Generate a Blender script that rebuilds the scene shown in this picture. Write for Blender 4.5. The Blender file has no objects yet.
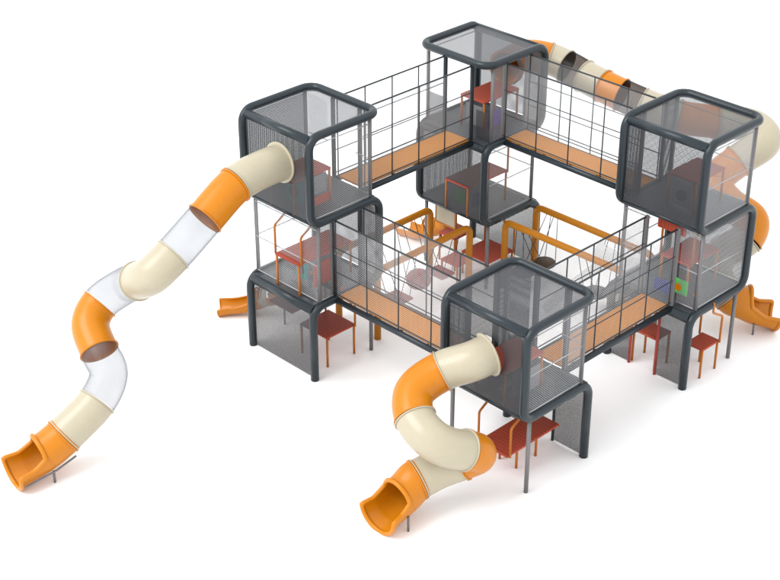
import bpy, math, random
from mathutils import Vector, Matrix
random.seed(4)
PI = math.pi
SC = bpy.context.scene
COL = SC.collection

# ------------------------------------------------------------------ materials
def newmat(name):
    m = bpy.data.materials.new(name); m.use_nodes = True
    nt = m.node_tree; b = nt.nodes['Principled BSDF']
    return m, nt, b

def plain(name, col, rough=.4, metal=0., coat=0., var=.06, bump=0., scale=9.):
    m, nt, b = newmat(name)
    n = nt.nodes.new('ShaderNodeTexNoise'); n.inputs['Scale'].default_value = scale; n.inputs['Detail'].default_value = 5
    tc = nt.nodes.new('ShaderNodeTexCoord'); nt.links.new(tc.outputs['Object'], n.inputs['Vector'])
    r = nt.nodes.new('ShaderNodeMix'); r.data_type = 'RGBA'
    r.inputs['A'].default_value = [c*(1-var) for c in col]+[1]; r.inputs['B'].default_value = [min(1, c*(1+var)) for c in col]+[1]
    nt.links.new(n.outputs['Fac'], r.inputs['Factor']); nt.links.new(r.outputs['Result'], b.inputs['Base Color'])
    mr = nt.nodes.new('ShaderNodeMapRange'); mr.inputs['To Min'].default_value = max(.02, rough-.05); mr.inputs['To Max'].default_value = rough+.07
    nt.links.new(n.outputs['Fac'], mr.inputs['Value']); nt.links.new(mr.outputs['Result'], b.inputs['Roughness'])
    b.inputs['Specular IOR Level'].default_value = .32
    b.inputs['Metallic'].default_value = metal; b.inputs['Coat Weight'].default_value = coat; b.inputs['Coat Roughness'].default_value = .15
    if bump:
        n2 = nt.nodes.new('ShaderNodeTexNoise'); n2.inputs['Scale'].default_value = 180; nt.links.new(tc.outputs['Object'], n2.inputs['Vector'])
        bp = nt.nodes.new('ShaderNodeBump'); bp.inputs['Strength'].default_value = bump; bp.inputs['Distance'].default_value = .002
        nt.links.new(n2.outputs['Fac'], bp.inputs['Height']); nt.links.new(bp.outputs['Normal'], b.inputs['Normal'])
    return m

def mathn(nt, op, a, b=None):
    n = nt.nodes.new('ShaderNodeMath'); n.operation = op
    for i, v in enumerate((a, b)):
        if v is None: continue
        if isinstance(v, (int, float)): n.inputs[i].default_value = v
        else: nt.links.new(v, n.inputs[i])
    return n.outputs[0]

def netmat(name, col, period, width, metal=.2, rough=.45, diag=True, base=0.):
    """Crossed wires (or punched holes) cut out of a sheet; UVs are in metres."""
    m, nt, b = newmat(name)
    uv = nt.nodes.new('ShaderNodeUVMap'); sp = nt.nodes.new('ShaderNodeSeparateXYZ'); nt.links.new(uv.outputs['UV'], sp.inputs[0])
    x, y = sp.outputs[0], sp.outputs[1]
    if diag: p, q = mathn(nt, 'ADD', x, y), mathn(nt, 'SUBTRACT', x, y)
    else: p, q = x, y
    def wire(v):
        f = mathn(nt, 'FRACT', mathn(nt, 'DIVIDE', v, period))
        return mathn(nt, 'LESS_THAN', f, width)
    a = mathn(nt, 'MAXIMUM', mathn(nt, 'MAXIMUM', wire(p), wire(q)), base)
    nt.links.new(a, b.inputs['Alpha'])
    b.inputs['Base Color'].default_value = (*col, 1); b.inputs['Metallic'].default_value = metal; b.inputs['Roughness'].default_value = rough
    return m

M = {}
M['dark'] = plain('dark_grey_powder_coat', (.015, .0225, .028), .34, 0., .10, .05, .1)
M['steel'] = plain('galvanised_steel', (.16, .155, .158), .42, .2, 0, .10)
M['rail'] = plain('dark_cable', (.035, .04, .045), .45)
M['wire'] = plain('bright_steel_bar', (.42, .42, .43), .35, .3)
M['orange'] = plain('orange_moulded_plastic', (.50, .165, .0005), .34, 0, .05, .05)
M['cream'] = plain('cream_moulded_plastic', (.41, .362, .265), .32, 0, .12, .04)
M['beam'] = plain('orange_painted_beam', (.42, .152, .001), .42, 0, .0)
M['brace'] = plain('orange_painted_handrail', (.42, .125, .006), .4)
M['rope'] = plain('dark_steel_rope', (.03, .03, .035), .6)
M['teal'] = plain('teal_play_panel', (.03, .30, .30), .4)
M['green'] = plain('green_play_panel', (.05, .55, .06), .4)
M['blue'] = plain('blue_play_panel', (.03, .04, .22), .4)
M['purple'] = plain('purple_play_panel', (.12, .05, .42), .4)
M['white'] = plain('white_play_panel', (.20, .20, .21), .4)
M['brown'] = plain('brown_rubber', (.06, .035, .015), .6)
M['rubber'] = plain('charcoal_rubber', (.035, .037, .042), .6)
M['perf'] = netmat('perforated_dark_sheet', (.044, .046, .051), .028, .51, .1, .45, True)
M['roofperf'] = netmat('perforated_roof_sheet', (.055, .057, .064), .017, .49, .1, .35, False)
M['net'] = netmat('stainless_wire_net', (.50, .50, .51), .050, .11, 0., .4, True)
M['netfine'] = netmat('fine_grey_wire_net', (.34, .34, .35), .045, .22, .1, .4, True)
M['floorperf'] = netmat('perforated_floor_sheet', (.055, .062, .070), .030, .72, .1, .5, False, 0.)

def striped(name, c1, c2, period, rough=.45):
    m, nt, b = newmat(name)
    uv = nt.nodes.new('ShaderNodeUVMap'); sp = nt.nodes.new('ShaderNodeSeparateXYZ'); nt.links.new(uv.outputs['UV'], sp.inputs[0])
    f = mathn(nt, 'LESS_THAN', mathn(nt, 'FRACT', mathn(nt, 'DIVIDE', sp.outputs[0], period)), .16)
    n = nt.nodes.new('ShaderNodeTexNoise'); n.inputs['Scale'].default_value = 6
    tc = nt.nodes.new('ShaderNodeTexCoord'); nt.links.new(tc.outputs['Object'], n.inputs['Vector'])
    a = nt.nodes.new('ShaderNodeMix'); a.data_type = 'RGBA'; a.inputs['A'].default_value = [c*.93 for c in c1]+[1]; a.inputs['B'].default_value = [c*1.07 for c in c1]+[1]
    nt.links.new(n.outputs['Fac'], a.inputs['Factor'])
    r = nt.nodes.new('ShaderNodeMix'); r.data_type = 'RGBA'
    nt.links.new(a.outputs['Result'], r.inputs['A']); r.inputs['B'].default_value = (*c2, 1); nt.links.new(f, r.inputs['Factor'])
    nt.links.new(r.outputs['Result'], b.inputs['Base Color']); b.inputs['Roughness'].default_value = rough; b.inputs['Specular IOR Level'].default_value = .15
    return m
M['deck'] = striped('orange_slatted_deck', (.54, .195, .001), (.25, .075, .001), .06)
M['red'] = striped('red_anti_slip_plate', (.40, .070, .038), (.27, .042, .022), .09)

def clearmat(name, mid, edge, body):
    """thin clear plastic: more is absorbed where the wall is seen edge-on"""
    m = bpy.data.materials.new(name); m.use_nodes = True; nt = m.node_tree; nt.nodes.clear()
    o = nt.nodes.new('ShaderNodeOutputMaterial'); t = nt.nodes.new('ShaderNodeBsdfTransparent')
    g = nt.nodes.new('ShaderNodeBsdfPrincipled'); g.inputs['Base Color'].default_value = (*body, 1); g.inputs['Roughness'].default_value = .10
    lw = nt.nodes.new('ShaderNodeLayerWeight'); lw.inputs[0].default_value = .5
    e = mathn(nt, 'POWER', lw.outputs['Facing'], 5.)
    c = nt.nodes.new('ShaderNodeMix'); c.data_type = 'RGBA'; c.inputs['A'].default_value = (*mid, 1); c.inputs['B'].default_value = (*edge, 1)
    nt.links.new(e, c.inputs['Factor']); nt.links.new(c.outputs['Result'], t.inputs[0])
    n = nt.nodes.new('ShaderNodeTexNoise'); n.inputs['Scale'].default_value = 1.5; n.inputs['Detail'].default_value = 0; tc = nt.nodes.new('ShaderNodeTexCoord'); nt.links.new(tc.outputs['Object'], n.inputs['Vector'])
    p = mathn(nt, 'ADD', mathn(nt, 'MULTIPLY', mathn(nt, 'POWER', n.outputs['Fac'], 3.), .28), mathn(nt, 'MULTIPLY', e, .35))  # noise mixes in body colour as painted reflection streaks
    mx = nt.nodes.new('ShaderNodeMixShader'); nt.links.new(p, mx.inputs[0]); nt.links.new(t.outputs[0], mx.inputs[1]); nt.links.new(g.outputs[0], mx.inputs[2]); nt.links.new(mx.outputs[0], o.inputs[0])
    return m
M['clear'] = clearmat('clear_polycarbonate', (.858, .860, .866), (.30, .31, .33), (.42, .42, .44))
M['clearshade'] = clearmat('shade_tinted_polycarbonate', (.60, .57, .55), (.12, .11, .11), (.05, .05, .05))  # clear sections tinted dark: shade inside the tube put into the colour

# ------------------------------------------------------------------ mesh helpers
class MB:
    def __init__(s): s.v = []; s.f = []; s.uv = []
    def add(s, vs, fs, uvs=None):
        n = len(s.v); s.v += [tuple(v) for v in vs]
        for i, f in enumerate(fs):
            s.f.append([n+k for k in f])
            s.uv.append(uvs[i] if uvs else [(vs[k][0]+vs[k][2]*.37, vs[k][1]+vs[k][2]*.6) for k in f])
        return s
    def build(s, name, mat, parent=None, smooth=True):
        me = bpy.data.meshes.new(name); me.from_pydata(s.v, [], s.f)
        ul = me.uv_layers.new(name='UVMap'); k = 0
        for p, u in zip(s.f, s.uv):
            for c in u: ul.data[k].uv = c[:2]; k += 1
        me.materials.append(mat)
        if smooth:
            for p in me.polygons: p.use_smooth = True
        me.update()
        o = bpy.data.objects.new(name, me); COL.objects.link(o)
        if parent:
            o.parent = parent
            # parents sit at their base; keep world placement
            o.matrix_parent_inverse = Matrix.Translation(-world_loc(parent))
        return o

LOCS = {}
def world_loc(o):
    return LOCS.get(o.name, Vector((0, 0, 0)))

def thing(name, label, cat, loc=(0, 0, 0), group=None):
    o = bpy.data.objects.new(name, None); COL.objects.link(o); o.location = loc; o.empty_display_size = .3
    LOCS[o.name] = Vector(loc)
    o['label'] = label; o['category'] = cat
    if group: o['group'] = group
    return o
def struct(o): o['kind'] = 'structure'; return o

def fillet(pts, r, closed=False, n=7):
    pts = [Vector(p) for p in pts]; out = []; N = len(pts)
    for i, p in enumerate(pts):
        if not closed and i in (0, N-1): out.append(p); continue
        a = (pts[i-1]-p); b = (pts[(i+1) % N]-p); la, lb = a.length, b.length
        a.normalize(); b.normalize(); ang = a.angle(b)
        if ang > PI-.02: out.append(p); continue
        t = min(r/math.tan(ang/2), la*.48, lb*.48); rr = t*math.tan(ang/2)
        c = p+(a+b).normalized()*(rr/math.sin(ang/2))
        s, e = p+a*t-c, p+b*t-c; tot = s.angle(e)
        for k in range(n+1):
            w = k/n; out.append(c+(s*math.sin((1-w)*tot)+e*math.sin(w*tot))/math.sin(tot))
    return out

def frames(P, closed=False):
    N = len(P); T = []
    for i in range(N):
        a = P[i-1] if (i or closed) else P[i]; b = P[(i+1) % N] if (i < N-1 or closed) else P[i]
        T.append((b-a).normalized())
    up = Vector((0, 0, 1)) if abs(T[0].z) < .9 else Vector((1, 0, 0))
    n = (up-T[0]*up.dot(T[0])).normalized(); F = [(T[0], n, T[0].cross(n))]
    for i in range(1, N):
        n = n-T[i]*n.dot(T[i]); n.normalize(); F.append((T[i], n, T[i].cross(n)))
    return F

def tube(mb, P, r, seg=16, closed=False, caps=True):
    P = [Vector(p) for p in P]; F = frames(P, closed); vs = []; fs = []; uvs = []
    for i, p in enumerate(P):
        rr = r[i] if isinstance(r, (list, tuple)) else r
        for k in range(seg):
            a = 2*PI*k/seg; vs.append(p+(F[i][1]*math.cos(a)+F[i][2]*math.sin(a))*rr)
    N = len(P)
    for i in range(N if closed else N-1):
        j = (i+1) % N
        for k in range(seg):
            l = (k+1) % seg; fs.append([i*seg+k, i*seg+l, j*seg+l, j*seg+k])
    if caps and not closed:
        fs.append([k for k in range(seg)][::-1]); fs.append([(N-1)*seg+k for k in range(seg)])
    mb.add(vs, fs); return mb

def tubeobj(name, P, r, mat, parent=None, bend=0, seg=16, closed=False):
    if bend: P = fillet(P, bend, closed)
    mb = tube(MB(), P, r, seg, closed); o = mb.build(name, mat, parent)
    flat_caps(o); return o
def flat_caps(o):
    for p in o.data.polygons:
        if len(p.vertices) > 4: p.use_smooth = False

def box(mb, x0, x1, y0, y1, z0, z1, uvx=True, b=0.):
    """bevelled box"""
    if b <= 0:
        vs = [(x, y, z) for x in (x0, x1) for y in (y0, y1) for z in (z0, z1)]
        fs = [[0, 1, 3, 2], [4, 6, 7, 5], [0, 4, 5, 1], [2, 3, 7, 6], [0, 2, 6, 4], [1, 5, 7, 3]]
    else:
        vs = []; 
        for z, d in ((z0, b), (z0+b, 0), (z1-b, 0), (z1, b)):
            for x, y in ((x0+d, y0+b+d), (x0+b+d, y0+d), (x1-b-d, y0+d), (x1-d, y0+b+d), (x1-d, y1-b-d), (x1-b-d, y1-d), (x0+b+d, y1-d), (x0+d, y1-b-d)): vs.append((x, y, z))
        fs = [[k for k in range(8)][::-1], [24+k for k in range(8)]]
        for i in range(3):
            for k in range(8): l = (k+1) % 8; fs.append([i*8+k, i*8+l, i*8+8+l, i*8+8+k])
    uv = [[((vs[k][0] if uvx else vs[k][1]), (vs[k][1] if uvx else vs[k][0])) for k in f] for f in fs]
    mb.add(vs, fs, uv); return mb
def boxobj(name, x0, x1, y0, y1, z0, z1, mat, parent=None, uvx=True, b=.008):
    return box(MB(), x0, x1, y0, y1, z0, z1, uvx, b).build(name, mat, parent, smooth=False)

def panel(parent, mat, axis, c, a0, a1, z0, z1, hole=None, cr=(0, 0, 0, 0), name='mesh_panel'):
    """Upright sheet 6 mm thick; axis 'u' runs along x at y=c, 'v' along y at x=c. cr = corner radii (a0z0,a1z0,a1z1,a0z1)."""
    P = []
    for (a, z, r, s0) in ((a0, z0, cr[0], PI), (a1, z0, cr[1], 1.5*PI), (a1, z1, cr[2], 0), (a0, z1, cr[3], .5*PI)):
        if r <= 0: P.append((a, z)); continue
        ca = a+r if a == a0 else a-r; cz = z+r if z == z0 else z-r
        for k in range(7): P.append((ca+r*math.cos(s0+k*PI/12), cz+r*math.sin(s0+k*PI/12)))
    def w(a, z, t): return (a, c+t, z) if axis == 'u' else (c+t, a, z)
    mb = MB()
    if not hole:
        n = len(P)
        vs = [w(a, z, 0) for a, z in P]
        mb.add(vs, [list(range(n))], [[(a, z) for a, z in P]])
    else:
        ha, hz, hr = hole; N = 64; out = []
        for k in range(N):
            an = 2*PI*k/N; dx, dz = math.cos(an), math.sin(an)
            t = min([((a1-ha)/dx if dx > 1e-6 else 9), ((a0-ha)/dx if dx < -1e-6 else 9), ((z1-hz)/dz if dz > 1e-6 else 9), ((z0-hz)/dz if dz < -1e-6 else 9)])
            out.append((ha+dx*t, hz+dz*t))
        for k in range(N):   # snap the nearest point to each corner
            pass
        for cx, cz in ((a0, z0), (a1, z0), (a1, z1), (a0, z1)):
            j = min(range(N), key=lambda i: (out[i][0]-cx)**2+(out[i][1]-cz)**2); out[j] = (cx, cz)
        inn = [(ha+hr*math.cos(2*PI*k/N), hz+hr*math.sin(2*PI*k/N)) for k in range(N)]
        Q = out+inn; vs = [w(a, z, 0) for a, z in Q]
        fs = [[k, (k+1) % N, N+(k+1) % N, N+k] for k in range(N)]
        mb.add(vs, fs, [[Q[i] for i in f] for f in fs])
    o = mb.build(name, mat, parent, smooth=False)
    return o

# ------------------------------------------------------------------ layout (metres)
SU, SV = 2.0, 1.90
Z = [0., 1.72, 3.63, 5.54]
R = .088
VS = {'L': (0, 1, 0), 'F': (1, 0), 'R': (0, 1, 0), 'B': (1, 0, 1)}   # which side carries the bent legs on each storey
ORG = {'L': (0, 0), 'F': (5.72, 0), 'R': (5.64, 5.24), 'B': (-.05, 5.21)}

def tower(key, label, vs):
    """vs: for each storey the v side that carries the two bent legs (0 or SV)."""
    u0, v0 = ORG[key]; n = len(vs)
    T = thing('climbing_tower', label, 'playground tower', (u0+SU/2, v0+SV/2, 0), 'cube towers of the playground')
    def snake(u):
        P = []
        for k in range(n):
            P += [(u, v0+vs[k], Z[k]), (u, v0+vs[k], Z[k+1])]
        return P
    top = Z[n]; inner = v0+SV-vs[-1]
    path = snake(u0)+[(u0, inner, top), (u0+SU, inner, top)]+snake(u0+SU)[::-1]
    # drop duplicates where a storey ends and the next begins on the same side
    q = [path[0]]
    for p in path[1:]:
        if (Vector(p)-Vector(q[-1])).length > .01: q.append(p)
    tubeobj('tube_frame', q, R, M['dark'], T, bend=.27, seg=20)
    d = .08
    for k in range(n):
        v = v0+vs[k]; s = 1 if vs[k] == 0 else -1
        tubeobj('cross_tube', [(u0+.04, v+s*d, Z[k+1]-d), (u0+SU-.04, v+s*d, Z[k+1]-d)], (.112 if k == 0 else R*1.08), M['dark'], T, seg=20)
        # foot plate of each leg or sill under the next storey
        if k > 0:
            tubeobj('sill', [(u0+.04, v+s*d*.7, Z[k]+.03), (u0+SU-.04, v+s*d*.7, Z[k]+.03)], .045, M['dark'], T, seg=12)
        vo = v0+(SV-vs[k]); so = -s
        for u in (u0+.03, u0+SU-.03):
            vv = vo-so*-.22 if False else vo+(-.22 if vo > v0+1 else .22)
            lo = Z[k] if k == 0 else Z[k]+.05
            tubeobj('post', [(u, vv, lo), (u, vv, Z[k+1]-.05)], .043, M['steel'], T, seg=12)
    # perforated floors and roof
    for k in range(1, n):
        boxobj('floor_panel', u0+.06, u0+SU-.06, v0+.07, v0+SV-.07, Z[k]+.02, Z[k]+.045, M['floorperf'], T, b=0)
        boxobj('floor_frame', u0+.05, u0+SU-.05, v0+.88, v0+.96, Z[k]-.06, Z[k]+.018, M['dark'], T)
    mb = MB(); vsq = [(u0+.07, v0+.08, top-.01), (u0+SU-.07, v0+.08, top-.01), (u0+SU-.07, v0+SV-.08, top-.01), (u0+.07, v0+SV-.08, top-.01)]
    mb.add(vsq, [[0, 1, 2, 3]], [[(p[0], p[1]) for p in vsq]]); mb.build('roof_panel', M['roofperf'], T, False)
    return T

def face(T, key, k, side, mat, a0=None, a1=None, hole=None, rails=None, cr=None, z0=None, z1=None):
    u0, v0 = ORG[key]; lim = SU if side in ('LF', 'BR') else SV
    up_ = side in ('LB', 'FR')
    a0 = (.22 if up_ and VS[key][k] else .05) if a0 is None else a0; a1 = lim-(.22 if up_ and not VS[key][k] else .05) if a1 is None else a1
    zb = Z[k]+(.08 if k else .03) if z0 is None else Z[k]+z0; zt = Z[k+1]-.10 if z1 is None else Z[k]+z1
    if side == 'LF': ax, c, o = 'u', v0+(.02 if VS[key][k] == 0 else .19), u0
    if side == 'BR': ax, c, o = 'u', v0+SV-(.02 if VS[key][k] else .19), u0
    if side == 'LB': ax, c, o = 'v', u0+.02, v0
    if side == 'FR': ax, c, o = 'v', u0+SU-.02, v0
    h = (o+hole[0], Z[k]+hole[1], hole[2]) if hole else None
    p = panel(T, mat, ax, c, o+a0, o+a1, zb, zt, h, cr or (0, 0, 0, 0))
    if rails:
        for h_ in rails:
            z = Z[k]+h_
            A = (o+a0, c, z) if ax == 'u' else (c, o+a0, z); B_ = (o+a1, c, z) if ax == 'u' else (c, o+a1, z)
            mid = ()
            tubeobj('rail', [A, B_], .011, M['wire'], p, seg=8)
    return p

def door(T, key, k, side, a0, a1, mat):
    u0, v0 = ORG[key]
    for a in (a0, a1):
        if side == 'LF': q = (u0+a, v0+.05)
        if side == 'BR': q = (u0+a, v0+SV-.05)
        if side == 'LB': q = (u0+.05, v0+a)
        if side == 'FR': q = (u0+SU-.05, v0+a)
        r = .038
        mb = MB(); box(mb, q[0]-r, q[0]+r, q[1]-r, q[1]+r, Z[k]+(.05 if k else 0), Z[k+1]-.06, b=.01)
        mb.build('door_post', mat, T, False)

def kit(T, key, k, v_a, v_b, u_a=.73, u_b=1.48, ht=.80, rails='front', legs=True, under=None):
    """Half-height red platform with orange supports and handrails."""
    u0, v0 = ORG[key]; z = Z[k]+ht; ua, ub, va, vb = u0+u_a, u0+u_b, v0+v_a, v0+v_b
    p = boxobj('platform', ua, ub, va, vb, z-.05, z, M['red'], T, uvx=False, b=.012)
    e = .03
    if legs:
        for (x, y) in (((ub-.22, va+.55), (ub-.22, va+1.12), (ua+.1, va+.55), (ua+.1, va+1.12)) if legs == 'mid' else ((ua+e, va+e), (ub-e, va+e), (ua+e, vb-e), (ub-e, vb-e))):
            tubeobj('leg', [(x, y, Z[k]+(.05 if k else 0)), (x, y, z-.03)], .026, M['brace'], p, seg=10)
    for x in (ua-.03, ub+.03):
        if rails == 'front':    # rises from the plate's outer end, leans in and on up through the next floor
            P = [(x, va+.05, z-.03), (x, va+.05, z+.62), (x, va+.42, z+.84), (x, va+.42, z+1.08)]
        elif rails == 'back':
            P = [(x, vb-.05, z-.03), (x, vb-.05, z+.62), (x, vb-.42, z+.84), (x, vb-.42, z+1.08)]
        elif rails == 'loop':
            P = [(x, va+.05, z-.02), (x, va+.05, z+.5), (x, vb-.05, z+.5), (x, vb-.05, z-.02)]
        else: continue
        tubeobj('handrail', P, .024, M['brace'], p, bend=.09, seg=10)
    return p

def riser(T, key, k, v_, u_a=.76, u_b=1.45, h=.26):
    """Upright red plate hanging under a floor at the climb-through opening."""
    u0, v0 = ORG[key]
    boxobj('step_riser', u0+u_a, u0+u_b, v0+v_, v0+v_+.04, Z[k]-h, Z[k]+.005, M['red'], T, uvx=True)

def play(T, key, k, u, v, w, h, mat, axis='u', lift=.1, knob=None):
    u0, v0 = ORG[key]; x, y, z = u0+u, v0+v, Z[k]+lift
    if axis == 'u': o = boxobj('play_panel', x, x+w, y, y+.035, z, z+h, mat, T, b=.012)
    else: o = boxobj('play_panel', x, x+.035, y, y+w, z, z+h, mat, T, b=.012)
    if knob:
        c = Vector((x+w/2, y-.015, z+h/2)) if axis == 'u' else Vector((x+.05, y+w/2, z+h/2))
        ax = Vector((0, -1, 0)) if axis == 'u' else Vector((1, 0, 0))
        tubeobj('knob', [c, c+ax*.03], h*.24, knob, o, seg=16)
    return o

# ------------------------------------------------------------------ towers
TL = tower('L', 'three storey dark tube tower at left, long spiral slide leaving its top cube', [0, SV, 0])
TF = tower('F', 'lowest tower nearest the viewer, one raised cube on legs above the curled slide', [SV, 0])
TR = tower('R', 'three storey tower at right with an orange slide mouth showing at its foot', [0, SV, 0])
TB = tower('B', 'three storey tower at the back where the two upper bridges meet', [SV, 0, SV])

N1 = [.10, .92, 1.74]
# left tower
face(TL, 'L', 0, 'LF', M['perf'])
face(TL, 'L', 1, 'LF', M['net'], rails=N1)
face(TL, 'L', 1, 'LB', M['net'], rails=N1)
face(TL, 'L', 1, 'BR', M['perf'])
face(TL, 'L', 1, 'FR', M['net'], .22, .6, rails=[.1])
face(TL, 'L', 1, 'FR', M['perf'], 1.4, 1.81, cr=(0, .2, .2, 0))
door(TL, 'L', 1, 'FR', .62, 1.40, M['dark'])
HOLE = (1.12, 1.12, .385)
face(TL, 'L', 2, 'LF', M['perf'], hole=HOLE)
face(TL, 'L', 2, 'LB', M['perf'])
face(TL, 'L', 2, 'FR', M['net'], .1, 1.72, rails=[.12, 1.72])
door(TL, 'L', 2, 'BR', .70, 1.50, M['dark'])
face(TL, 'L', 2, 'BR', M['net'], .09, .68, rails=[.92]); face(TL, 'L', 2, 'BR', M['net'], 1.52, 1.91, rails=[.92])
kit(TL, 'L', 0, .50, 1.34, .98, 1.85, .75, rails='back')
kit(TL, 'L', 0, .30, .85, .22, .98, 1.10, rails=None, legs=False)
kit(TL, 'L', 1, .10, 1.62)
kit(TL, 'L', 2, .02, 1.06, rails=None)
riser(TL, 'L', 1, .5); riser(TL, 'L', 2, .42)
play(TL, 'L', 1, .78, .62, .34, .42, M['teal'], lift=.08, knob=M['white']); play(TL, 'L', 1, 1.46, .5, .6, .55, M['red'], 'v')
play(TL, 'L', 1, .72, 1.1, .7, .5, M['white'], lift=.1)
play(TL, 'L', 2, .80, .42, .5, .5, M['teal'], lift=.08, knob=M['rubber']); play(TL, 'L', 2, 1.42, .45, .5, .42, M['white'], 'v', lift=.3)
play(TL, 'L', 2, 1.44, .42, .58, .2, M['red'], 'v', lift=.06)
# front tower
face(TF, 'F', 1, 'LF', M['perf'], hole=(1.08, 1.06, .385))
face(TF, 'F', 1, 'LB', M['perf'], .09, .58); face(TF, 'F', 1, 'LB', M['perf'], 1.42, 1.81)
door(TF, 'F', 1, 'LB', .60, 1.40, M['dark'])
face(TF, 'F', 1, 'FR', M['net'], .1, 1.72, rails=[.12, .92, 1.72])
door(TF, 'F', 1, 'BR', .63, 1.42, M['dark'])
face(TF, 'F', 1, 'BR', M['perf'], .09, .61); face(TF, 'F', 1, 'BR', M['net'], 1.44, 1.91, rails=[.92])
face(TF, 'F', 0, 'BR', M['perf'], 1.24, 1.95); face(TF, 'F', 0, 'BR', M['perf'], .05, .6)
tubeobj('door_jamb', [(5.72+1.22, SV-.02, 0), (5.72+1.22, SV-.02, 1.6)], .03, M['dark'], TF, seg=10)
tubeobj('door_jamb', [(5.72+.62, SV-.02, 0), (5.72+.62, SV-.02, 1.6)], .03, M['dark'], TF, seg=10)
kit(TF, 'F', 0, .12, 1.66, .80, 1.55, .66, legs='mid')
kit(TF, 'F', 1, .05, 1.15, rails=None)
riser(TF, 'F', 1, .42)
play(TF, 'F', 1, .80, .45, .16, .3, M['purple'], lift=.2); play(TF, 'F', 1, 1.1, .45, .2, .45, M['rubber'], lift=.1, knob=M['steel'])
play(TF, 'F', 1, 1.46, .55, .5, .5, M['white'], 'v')
# right tower
for a, b in ((.07, .56), (1.28, 1.93)): face(TR, 'R', 0, 'LF', M['perf'], a, b)
for a in (.58, 1.26): tubeobj('door_jamb', [(5.64+a, 5.26, 0), (5.64+a, 5.26, 1.6)], .032, plain('red_painted_jamb', (.34, .045, .03), .4), TR, seg=10)
face(TR, 'R', 1, 'FR', M['netfine'], .22, 1.81, rails=[.12, .92, 1.72])
face(TR, 'R', 1, 'LB', M['net'], .2, 1.81, rails=N1)
face(TR, 'R', 1, 'BR', M['perf'])
face(TR, 'R', 1, 'LF', M['netfine'], 1.5, 1.93, rails=[.1, .92, 1.74]); face(TR, 'R', 1, 'LF', M['net'], .05, .69, rails=[.92, 1.74])
door(TR, 'R', 1, 'LF', .70, 1.49, M['steel'])
face(TR, 'R', 2, 'LF', M['perf'])
face(TR, 'R', 2, 'LB', M['perf'], .09, .54); face(TR, 'R', 2, 'LB', M['perf'], 1.33, 1.8); door(TR, 'R', 2, 'LB', .56, 1.31, M['dark'])
face(TR, 'R', 2, 'FR', M['netfine'], .1, 1.72, rails=[.12, .92, 1.72])
face(TR, 'R', 2, 'BR', M['net'], rails=N1)
kit(TR, 'R', 0, .55, 1.15, 1.60, 2.05, .72, rails='back', legs=True)
kit(TR, 'R', 0, .1, .6, .55, 1.2, .8, rails=None)
kit(TR, 'R', 1, .55, 1.62, .76, 1.5, rails='front')
kit(TR, 'R', 2, .5, 1.5, .78, 1.5, rails=None)
riser(TR, 'R', 1, .45); riser(TR, 'R', 2, .35, h=.4)
play(TR, 'R', 1, 1.30, .22, .42, .34, M['green'], lift=.28, knob=M['orange']); play(TR, 'R', 1, .80, .35, .45, .3, M['blue'], lift=.06)
play(TR, 'R', 2, .86, .6, .5, .5, M['white'], lift=.1, knob=M['rubber'])
# back tower
face(TB, 'B', 0, 'BR', M['perf'])
face(TB, 'B', 1, 'LF', M['perf'])
face(TB, 'B', 1, 'FR', M['net'], .2, 1.7, rails=[.12, .92, 1.72])
face(TB, 'B', 1, 'LB', M['perf'], .1, 1.8, cr=(.2, 0, 0, .2))
face(TB, 'B', 1, 'BR', M['net'], rails=N1)
face(TB, 'B', 2, 'LF', M['perf'], .09, .66, z1=.75); face(TB, 'B', 2, 'LF', M['perf'], 1.54, 1.9, z1=.75)
face(TB, 'B', 2, 'LB', M['net'], .2, 1.81, rails=N1)
face(TB, 'B', 2, 'BR', M['perf'], hole=(.90, 1.07, .385))
face(TB, 'B', 2, 'FR', M['netfine'], .22, .62); face(TB, 'B', 2, 'FR', M['perf'], 1.36, 1.81, cr=(0, .2, .2, 0))
door(TB, 'B', 2, 'LF', .72, 1.52, M['dark']); door(TB, 'B', 2, 'FR', .62, 1.36, M['steel'])
kit(TB, 'B', 0, .35, 1.25, 1.05, 1.9, .60, rails='back'); kit(TB, 'B', 0, -.15, .35, .85, 1.4, .5, rails=None); kit(TB, 'B', 0, .45, 1.1, .2, .75, .75, rails=None)
kit(TB, 'B', 1, .0, 1.35, .80, 1.53, rails='back', legs=True)
kit(TB, 'B', 2, .50, 1.68, .76, 1.49, rails=None)
riser(TB, 'B', 1, .45); riser(TB, 'B', 2, .4)
play(TB, 'B', 1, .85, .3, .3, .34, M['green'], lift=.14); play(TB, 'B', 1, 1.35, .35, .5, .34, M['blue'], 'v', lift=.1)
play(TB, 'B', 2, .85, .6, .5, .5, M['white'], lift=.1); play(TB, 'B', 2, 1.4, .8, .5, .4, M['purple'], 'v', lift=.05)
fp = play(TB, 'B', 0, .02, .55, .62, .5, M['cream'], 'u', lift=.95)
x_, y_, z_ = ORG['B'][0]+.02, ORG['B'][1]+.567, .93
tubeobj('panel_frame', [(x_, y_, z_), (x_, y_, z_+.55), (x_+.64, y_, z_+.55), (x_+.64, y_, z_)], .03, M['brace'], fp, bend=.05, seg=8, closed=True)
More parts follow.
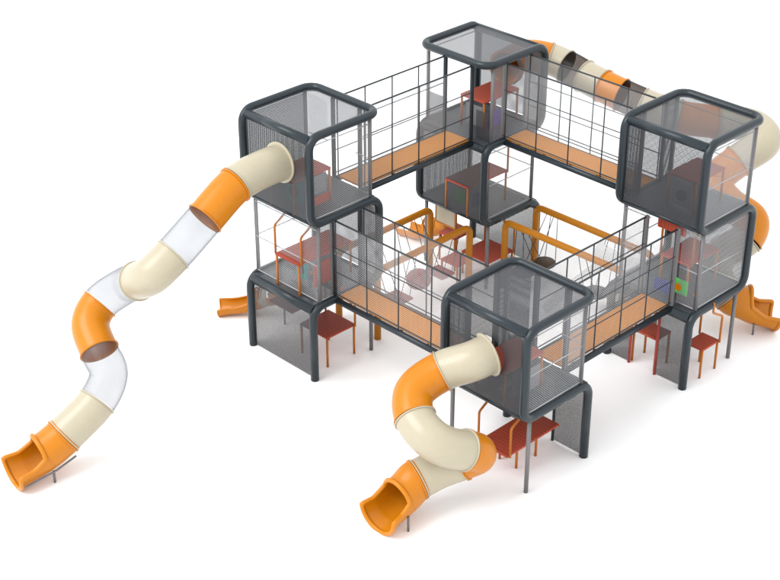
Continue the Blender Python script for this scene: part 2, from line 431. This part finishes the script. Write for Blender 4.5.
# ------------------------------------------------------------------ bridges
def bridge(label, axis, a0, a1, s0, s1, z, npost, net, lx=0):
    def w(a, s, zz): return (s, a, zz) if axis == 'u' else (a, s, zz)
    c = w((a0+a1)/2, (s0+s1)/2, z)
    T = thing('bridge', label, 'bridge', c, 'bridges between the towers')
    p0 = w(a0+.06, s0, 0); p1 = w(a1-.06, s1, 0)
    boxobj('deck', min(p0[0], p1[0]), max(p0[0], p1[0]), min(p0[1], p1[1]), max(p0[1], p1[1]), z+.03, z+.075, M['deck'], T, uvx=(axis == 'u'), b=.006)
    nj = 5
    for i in range(nj):
        s = s0+(s1-s0)*(i+.5)/nj
        tubeobj('joist', [w(a0+.05, s, z), w(a1-.05, s, z)], .025, M['dark'], T, seg=8)
    for a in (a0, a1):
        tubeobj('side_beam', [w(a, s0-.02, z-.01), w(a, s1+.02, z-.01)], .066, M['dark'], T, seg=14)
        mb = MB(); tube(mb, [w(a, s0, z+1.84), w(a, s1, z+1.84)], .019, 10)
        rl = mb.build('top_rail', M['rail'], T)
        for h, r in ((.14, .013), (.66, .011), (1.22, .011)):
            tubeobj('cable', [w(a, s0, z+h), w(a, s1, z+h)], r, M['rail'], rl, seg=8)
        off = 0 if a == a0 else .0
        for i in range(npost+1):
            s = s0+.05+(s1-s0-.1)*i/npost
            tubeobj('upright', [w(a, s, z), w(a, s, z+1.84)], .015, M['rail'], rl, seg=8)
        panel(T, net, axis, a, s0+.03, s1-.03, z+.1, z+1.82, name='wire_net')
    return T

bridge('upper bridge from the left tower to the back tower, orange deck between tall netted rails', 'v', .72, 1.53, SV, 5.21, Z[2], 4, M['net'])
bridge('upper bridge from the back tower to the right tower, before the far slide', 'u', 5.80, 6.57, 1.95, 5.64, Z[2], 4, M['net'])
bridge('lower bridge from the left tower to the front tower, orange deck above the white ground', 'u', .62, 1.42, SU, 5.72, Z[1], 4, M['net'])
bridge('lower bridge from the front tower to the right tower, beside the grey hanging net', 'v', 6.35, 7.13, SV, 5.24, Z[1], 4, M['net'])

# ------------------------------------------------------------------ tube slides
def spline(ctrl, per=14):
    C = [Vector(c) for c in ctrl]; n = len(C); out = []; idx = [0]
    ext = [C[0]*2-C[1]]+C+[C[-1]*2-C[-2]]
    for i in range(n-1):
        p0, p1, p2, p3 = ext[i:i+4]
        t = [0.]
        for a, b in ((p0, p1), (p1, p2), (p2, p3)): t.append(t[-1]+max((b-a).length, 1e-4)**.5)
        for k in range(per):
            u = t[1]+(t[2]-t[1])*k/per
            A1 = p0*((t[1]-u)/(t[1]-t[0]))+p1*((u-t[0])/(t[1]-t[0])); A2 = p1*((t[2]-u)/(t[2]-t[1]))+p2*((u-t[1])/(t[2]-t[1])); A3 = p2*((t[3]-u)/(t[3]-t[2]))+p3*((u-t[2])/(t[3]-t[2]))
            B1 = A1*((t[2]-u)/(t[2]-t[0]))+A2*((u-t[0])/(t[2]-t[0])); B2 = A2*((t[3]-u)/(t[3]-t[1]))+A3*((u-t[1])/(t[3]-t[1]))
            out.append(B1*((t[2]-u)/(t[2]-t[1]))+B2*((u-t[1])/(t[2]-t[1])))
        idx.append(len(out))
    out.append(C[-1]); return out, idx
def smooth(P, it):
    P = list(P)
    for _ in range(it):
        P = [P[0]]+[(P[i-1]+P[i]*2+P[i+1])/4 for i in range(1, len(P)-1)]+[P[-1]]
    return P

RS = .375
def shell(mb, P, ro, ri, seg=40, flare0=0):
    F = frames(P); vs = []; fs = []; N = len(P)
    for side in (ro, ri):
        for i, p in enumerate(P):
            r = side
            for k in range(seg):
                a = 2*PI*k/seg; vs.append(p+(F[i][1]*math.cos(a)+F[i][2]*math.sin(a))*r)
    o = N*seg
    for i in range(N-1):
        for k in range(seg):
            l = (k+1) % seg
            fs.append([i*seg+k, i*seg+l, (i+1)*seg+l, (i+1)*seg+k])
            fs.append([o+i*seg+k, o+(i+1)*seg+k, o+(i+1)*seg+l, o+i*seg+l])
    for k in range(seg):
        l = (k+1) % seg
        fs.append([k, o+k, o+l, l]); e = (N-1)*seg; fs.append([e+k, e+l, o+e+l, o+e+k])
    mb.add(vs, fs); return mb
def ring(P, t, ro, w, mat, parent, name='flange'):
    t = t.normalized(); n = t.orthogonal().normalized(); b = t.cross(n); vs = []; fs = []; seg = 40
    prof = [(-w, RS-.006), (-w, ro-.008), (-w*.6, ro), (w*.6, ro), (w, ro-.008), (w, RS-.006)]
    for k in range(seg):
        a = 2*PI*k/seg; d = n*math.cos(a)+b*math.sin(a)
        for (x, r) in prof: vs.append(P+t*x+d*r)
    m = len(prof)
    for k in range(seg):
        l = (k+1) % seg
        for j in range(m-1): fs.append([k*m+j, k*m+j+1, l*m+j+1, l*m+j])
    return MB().add(vs, fs).build(name, mat, parent)

def slide(label, loc, ctrl, secs, sm=6):
    """secs: list of (control index where it ends, material)"""
    T = thing('tube_slide', label, 'slide', loc, 'tube slides')
    P, idx = spline(ctrl); P = smooth(P, sm); i0 = 0; parts = []
    for (ci, mat) in secs:
        i1 = idx[ci]; seg = P[i0:i1+1]
        o = shell(MB(), seg, RS, RS-.014).build('tube_section', M[mat], T)
        fm = M[mat]
        t0 = seg[1]-seg[0]; t1 = seg[-1]-seg[-2]
        if i0: ring(seg[0]+t0.normalized()*.016, t0, RS+.028, .013, fm, o) if mat not in ('clear', 'clearshade') else None
        else: ring(seg[0]+t0.normalized()*.02, t0, RS+.055, .02, fm, o)
        if mat not in ('clear', 'clearshade'): ring(seg[-1]-t1.normalized()*.016, t1, RS+.028, .013, fm, o)
        i0 = i1; parts.append(o)
    return T, P

def exit_trough(T, ctrl, mat='orange', r=RS, full=.30, th=.02, scoop=.95, rim=.047, name='exit_chute', flare=1.0):
    """closed tube for the first stretch, then an open chute with rolled edges"""
    P, _ = spline(ctrl, 16); N = len(P)
    L = [0]
    for i in range(1, N): L.append(L[-1]+(P[i]-P[i-1]).length)
    S = [l/L[-1] for l in L]; seg = 36
    Fr = []
    for i in range(N):
        t = (P[min(i+1, N-1)]-P[max(i-1, 0)]).normalized(); side = t.cross(Vector((0, 0, 1))).normalized(); up = side.cross(t)
        Fr.append((t, side, up))
    def A(s):
        if s < full: return PI
        x = (s-full)/(1-full)
        if x < .10: return PI-(PI-1.85)*(x/.10)**.6
        return 1.85-.27*min(1, (x-.10)/.5)
    def rad(s): return (r+(.005 if r == RS else 0))*(1+max(0, s-.75)*.5*flare)
    def pt(i, a, rr):   # a measured from the bottom
        t, side, up = Fr[i]; q = rr/rad(S[i])
        x = math.sin(a); y = -math.cos(a)
        return P[i]+side*(x*rr)+up*(y*rr)
    vs = []; fs = []
    for (rr) in (0, -th):
        for i in range(N):
            a = A(S[i])
            for k in range(seg+1): vs.append(pt(i, -a+2*a*k/seg, rad(S[i])+rr))
    w = seg+1; o = N*w
    for i in range(N-1):
        for k in range(seg):
            fs.append([i*w+k, i*w+k+1, (i+1)*w+k+1, (i+1)*w+k]); fs.append([o+i*w+k, o+(i+1)*w+k, o+(i+1)*w+k+1, o+i*w+k+1])
    ob = MB().add(vs, fs).build(name, M[mat], T)
    if r == RS: ring(P[0]+Fr[0][0]*.075, Fr[0][0], RS+.032, .016, M[mat], ob)
    # rolled rim
    i0 = next(i for i in range(N) if S[i] >= full)
    path = []
    for i in range(N-1, i0, -1): path.append(pt(i, A(S[i]), rad(S[i])-th/2))
    a0 = A(S[i0+1]); 
    for k in range(1, 12):
        a = a0+(2*PI-2*a0)*k/12; path.append(pt(i0+1, a, rad(S[i0])+.035*math.sin(PI*k/12)-th/2) - Fr[i0][0]*.02*math.sin(PI*k/12))
    for i in range(i0+1, N): path.append(pt(i, -A(S[i]), rad(S[i])-th/2))
    ae = A(1)
    for k in range(1, 20): path.append(pt(N-1, -ae+2*ae*k/20, rad(1)-th/2))
    path = smooth([Vector(p) for p in path], 1)
    tube(MB(), path, rim, 10, closed=True).build('rolled_rim', M[mat], ob)
    return ob

def lead(P):
    t = (P[-1]-P[-4]).normalized(); return [tuple(P[-1]-t*.05), tuple(P[-1]+t*.06)]

CL = [(1.12, .02, 4.76), (1.12, -.50, 4.76), (1.12, -1.14, 4.67), (1.12, -1.96, 4.20), (1.12, -2.76, 3.73), (1.02, -3.20, 3.42), (.50, -3.22, 3.07), (.05, -3.22, 2.78), (-.25, -3.63, 2.43), (-.10, -4.00, 2.17), (.41, -4.18, 1.83), (.81, -4.28, 1.57), (1.02, -4.73, 1.24), (.92, -5.50, .75)]
SL, PL = slide('long winding tube slide at left with clear pieces, from the left tower top', (.63, -6.4, 0), CL,
              [(2, 'cream'), (3, 'orange'), (4, 'clear'), (6, 'cream'), (8, 'clear'), (10, 'orange'), (12, 'clear'), (13, 'cream')])
exit_trough(SL, lead(PL)+[(.87, -5.82, .59), (.79, -6.18, .46), (.72, -6.58, .41)], full=.42)
tubeobj('support_leg', [(.50, -6.1, 0), (.50, -6.1, .22), (.50, -5.45, .42)], .022, M['steel'], SL, bend=.05, seg=8)
tubeobj('support_leg', [(1.15, -5.95, 0), (1.15, -5.95, .26)], .025, M['steel'], SL, seg=8)
tubeobj('support_rail', [(1.16, -6.6, .22), (1.18, -5.9, .27), (1.28, -5.5, .46)], .02, M['steel'], SL, bend=.05, seg=8)

CF = [(6.80, .02, 2.78), (6.70, -.28, 2.72), (6.27, -.66, 2.47), (6.12, -1.22, 2.2), (6.46, -1.55, 1.95), (6.92, -1.60, 1.76), (7.16, -1.40, 1.58), (7.28, -1.08, 1.42), (7.30, -.78, 1.2), (7.06, -.90, 1.0), (6.80, -1.25, .85), (6.64, -1.64, .72)]
SF, PF = slide('short curled tube slide at the front tower, open orange mouth nearest the viewer', (6.6, -2.3, 0), CF,
              [(2, 'cream'), (4, 'orange'), (7, 'cream'), (9, 'orange'), (11, 'cream')])
exit_trough(SF, lead(PF)+[(6.60, -1.9, .58), (6.58, -2.25, .46), (6.58, -2.62, .42)], full=.45)
tubeobj('support_leg', [(6.95, -2.2, 0), (6.95, -2.2, .34)], .022, M['steel'], SF, seg=8)

CB = [(.85, 7.08, 4.70), (.72, 7.5, 4.72), (.70, 8.05, 4.68), (1.04, 8.40, 4.6), (1.45, 8.52, 4.5), (1.96, 8.54, 4.4), (2.5, 8.58, 4.3), (2.99, 8.66, 4.2), (3.45, 8.77, 4.1), (4.23, 9.15, 3.9), (4.85, 9.75, 3.78), (5.48, 10.32, 3.70), (5.92, 10.16, 3.52), (5.62, 9.60, 3.12), (5.45, 9.05, 2.72), (5.95, 8.90, 2.42), (6.50, 9.05, 2.15), (6.62, 8.75, 1.85), (6.30, 8.30, 1.5), (6.45, 7.90, 1.15), (6.85, 7.98, .78)]
SB, PB = slide('far tube slide behind the upper bridge, zigzagging down behind the right tower', (7.6, 8.7, 0), CB,
              [(3, 'orange'), (4, 'cream'), (5, 'clearshade'), (6, 'cream'), (7, 'orange'), (8, 'clearshade'), (9, 'cream'), (10, 'orange'), (13, 'cream'), (14, 'orange'), (17, 'orange'), (19, 'cream'), (20, 'cream')])
exit_trough(SB, lead(PB)+[(7.1, 8.15, .66), (7.33, 8.40, .50), (7.62, 8.70, .43)])
tubeobj('support_leg', [(7.45, 8.1, 0), (7.45, 8.1, .3)], .022, M['steel'], SB, seg=8)

def toddler(label, ctrl, g='small open slides'):
    T = thing('small_slide', label, 'slide', (ctrl[0][0], ctrl[0][1], 0), g)
    C = [Vector(c) for c in ctrl][::-1]
    exit_trough(T, C[:3], 'orange', .23, full=.6, name='chute_top', rim=.018, flare=0)
    exit_trough(T, C[2:4], 'cream', .23, full=.4, name='chute_middle', rim=.018, flare=0)
    exit_trough(T, C[3:], 'orange', .24, full=.02, name='chute_mouth', rim=.022)
    c = C[1]; tubeobj('support_leg', [(c.x, c.y, 0), (c.x, c.y, c.z-.2)], .022, M['steel'], T, seg=8)
    return T
toddler('small orange slide mouth behind the left tower legs', [(-1.55, .30, .23), (-1.12, .72, .30), (-.80, .96, .46), (-.5, 1.02, .62), (-.15, 1.05, .80), (.25, 1.02, .90)])
toddler('small orange slide mouth at the foot of the back tower', [(-1.35, 6.02, .23), (-.85, 6.02, .30), (-.5, 6.06, .46), (-.38, 6.10, .52), (-.2, 6.14, .62), (.05, 6.18, .72)])

# ------------------------------------------------------------------ orange beams with hanging steps
def portal(label, P0, P1):
    T = thing('swing_beam', label, 'beam', ((P0[0]+P1[0])/2, (P0[1]+P1[1])/2, 0), 'orange beams carrying the hanging steps')
    z = 1.70
    tubeobj('arch', [(*P0, 0), (*P0, z), (*P1, z), (*P1, 0)], .078, M['beam'], T, bend=.18, seg=18)
    return T
portal('left one of the two orange beams between the left and back towers', (.50, 2.10), (.50, 5.02))
portal('right one of the two orange beams between the left and back towers, its post before the red plates', (1.74, 2.10), (1.74, 5.02))
portal('orange beam farthest back, running from the back tower to the right tower', (2.14, 6.86), (5.5, 6.86))
portal('orange beam from the back tower toward the right tower, nearer of that pair', (2.14, 5.78), (5.5, 5.82))
M['stepred'] = plain('faded_red_step', (.26, .05, .035), .5)
def step(label, shape, c, beams, axis, mat, tilt=0, size=.30):
    """a seat hung by four ropes from the two beams"""
    x, y, z = c; T = thing('hanging_step', label, 'hanging step', (x, y, z), 'steps hung between the orange beams')
    if shape == 'disc':
        mb = MB(); vs = []; fs = []; n = 28
        prof = [(0, -.05), (size-.03, -.05), (size, -.02), (size, .02), (size-.03, .05), (0, .05)]
        mm = Matrix.Rotation(tilt, 4, Vector((1, 1, 0)).normalized())
        for k in range(n):
            for (r, h) in prof: v = mm @ Vector((r*math.cos(2*PI*k/n), r*math.sin(2*PI*k/n), h)); vs.append((x+v.x, y+v.y, z+v.z))
        for k in range(n):
            l = (k+1) % n
            for j in range(5): fs.append([k*6+j, l*6+j, l*6+j+1, k*6+j+1])
        mb.add(vs, fs).build('seat', mat, T)
    else:
        boxobj('seat', x-size, x+size, y-size*.8, y+size*.8, z-.03, z+.03, mat, T, b=.012)
    for sb, bb in zip((-1, 1), beams):
        for s in (-1, 1):
            if axis == 'v': top = (bb, y+s*.10, 1.66); q = (x+sb*size*.75, y+s*size*.6, z+.02)
            else: top = (x+s*.10, bb, 1.66); q = (x+s*size*.6, y+sb*size*.75, z+.02)
            tubeobj('rope', [q, top], .009, M['rope'], T, seg=6)
    return T
BL = (.50, 1.74); BRr = (5.80, 6.86)
step('square red step hanging nearest the left tower, seen through the lower bridge net', 'rect', (1.27, 3.20, .40), BL, 'v', M['stepred'], size=.27)
step('round red disc hanging between two square red steps', 'disc', (1.13, 4.00, .50), BL, 'v', M['stepred'], tilt=.45, size=.29)
step('square red step hanging nearest the back tower', 'rect', (1.26, 4.58, .50), BL, 'v', M['stepred'], size=.27)
step('brown round step hanging from the beams beside the back tower leg', 'disc', (2.68, 6.60, .52), BRr, 'u', M['brown'], size=.26)
step('grey round step hanging in view through the front tower roof', 'disc', (2.57, 5.98, .48), BRr, 'u', M['rubber'], size=.26)
step('dark round step hanging below the grey draped net', 'disc', (4.36, 6.40, .50), BRr, 'u', M['rubber'], size=.28)

# grey draped net between the beams
def drape():
    T = thing('hanging_net', 'grey mesh sheet hung from the rear orange beam near the right tower', 'net', (4.8, 6.8, 0))
    mb = MB(); vs = []; fs = []; uvs = []; NU, NZ = 24, 12
    for i in range(NU+1):
        for k in range(NZ+1):
            a, b = i/NU, k/NZ; u = 4.08+1.52*a; zt = 1.60-.10*math.sin(a*PI)-.04*a; zb = 1.02-.22*a-.06*math.sin(a*PI)
            vs.append((u, 6.80-.16*math.sin(b*PI)-.05*math.sin(a*7+b*3), zt+(zb-zt)*b))
    for i in range(NU):
        for k in range(NZ):
            f = [i*(NZ+1)+k, (i+1)*(NZ+1)+k, (i+1)*(NZ+1)+k+1, i*(NZ+1)+k+1]; fs.append(f)
            uvs.append([((j//(NZ+1))*1.52/NU, (j % (NZ+1))*.6/NZ) for j in f])
    mb.add(vs, fs, uvs).build('mesh_sheet', M['netfine'], T)
    P, _ = spline([(4.15, 6.78, 1.15), (3.95, 6.45, .90), (3.75, 5.95, .58), (3.60, 5.42, .22)], 8)
    vs = []; fs = []; uvs = []
    for i, p in enumerate(P):
        for k in range(4): vs.append(p+Vector((.09, -.03, -.02))*k)
    for i in range(len(P)-1):
        for k in range(3):
            f = [i*4+k, i*4+k+1, (i+1)*4+k+1, (i+1)*4+k]; fs.append(f); uvs.append([((j//4)*.07, (j % 4)*.09) for j in f])
    MB().add(vs, fs, uvs).build('strap', M['netfine'], T)
    for x in (4.2, 4.85, 5.5): tubeobj('rope', [(x, 6.80, 1.52), (x, 6.86, 1.69)], .009, M['rope'], T, seg=6)
    Pp = [Vector((4.55, 7.05, .36)), Vector((4.95, 6.72, .36))]
    D = thing('rubber_barrel', 'charcoal rubber barrel lying under the grey hanging mesh sheet', 'barrel', (4.75, 6.9, 0))
    b = shell(MB(), [Pp[0].lerp(Pp[1], k/4) for k in range(5)], .34, .31).build('shell', M['rubber'], D)
    for q in Pp:
        t = (Pp[1]-Pp[0]).normalized(); n = t.orthogonal().normalized(); bb = t.cross(n)
        tube(MB(), [q+(n*math.cos(2*PI*k/24)+bb*math.sin(2*PI*k/24))*.325 for k in range(24)], .028, 8, closed=True).build('hoop', M['rubber'], b)
drape()

# ------------------------------------------------------------------ ground
g = MB().add([(-150, -150, 0), (150, -150, 0), (150, 150, 0), (-150, 150, 0)], [[0, 1, 2, 3]]).build('ground', plain('white_seamless_floor', (.94, .94, .94), .9, var=.003), None, False)
struct(g)

# ------------------------------------------------------------------ light
w = bpy.data.worlds.new('World'); SC.world = w; w.use_nodes = True
w.node_tree.nodes['Background'].inputs[0].default_value = (.975, .99, 1, 1)
w.node_tree.nodes['Background'].inputs[1].default_value = 1.50
def area(name, loc, target, size, power):
    l = bpy.data.lights.new(name, 'AREA'); l.size = size; l.energy = power; l.color = (.97, .99, 1)
    o = bpy.data.objects.new(name, l); COL.objects.link(o); o.location = loc
    o.rotation_euler = (Vector(target)-Vector(loc)).to_track_quat('-Z', 'Y').to_euler(); return o
area('studio_softbox', (-22, -62, 78), (3, 3, 1), 62, 84000)

# ------------------------------------------------------------------ camera
cd = bpy.data.cameras.new('camera'); cam = bpy.data.objects.new('camera', cd); COL.objects.link(cam)
az, el, D, tx, ty, f = 2.36183510, 0.521420487, 30.7000771, 4.12117498, .126288179, 1584.08406
d = Vector((math.cos(el)*math.cos(az), math.cos(el)*math.sin(az), -math.sin(el)))
r = d.cross(Vector((0, 0, 1))).normalized(); up = r.cross(d)
loc = Vector((tx, ty, 3.0))-d*D
cam.matrix_world = Matrix(((r.x, up.x, -d.x, loc.x), (r.y, up.y, -d.y, loc.y), (r.z, up.z, -d.z, loc.z), (0, 0, 0, 1)))
cd.sensor_width = 36; cd.lens = f/780*36; cd.clip_end = 1000; cd.clip_start = .5
SC.camera = cam
SC.view_settings.view_transform = 'Standard'; SC.view_settings.look = 'None'; SC.view_settings.exposure = 0; SC.view_settings.gamma = 1
SC.cycles.transparent_max_bounces = 48; SC.cycles.max_bounces = 8
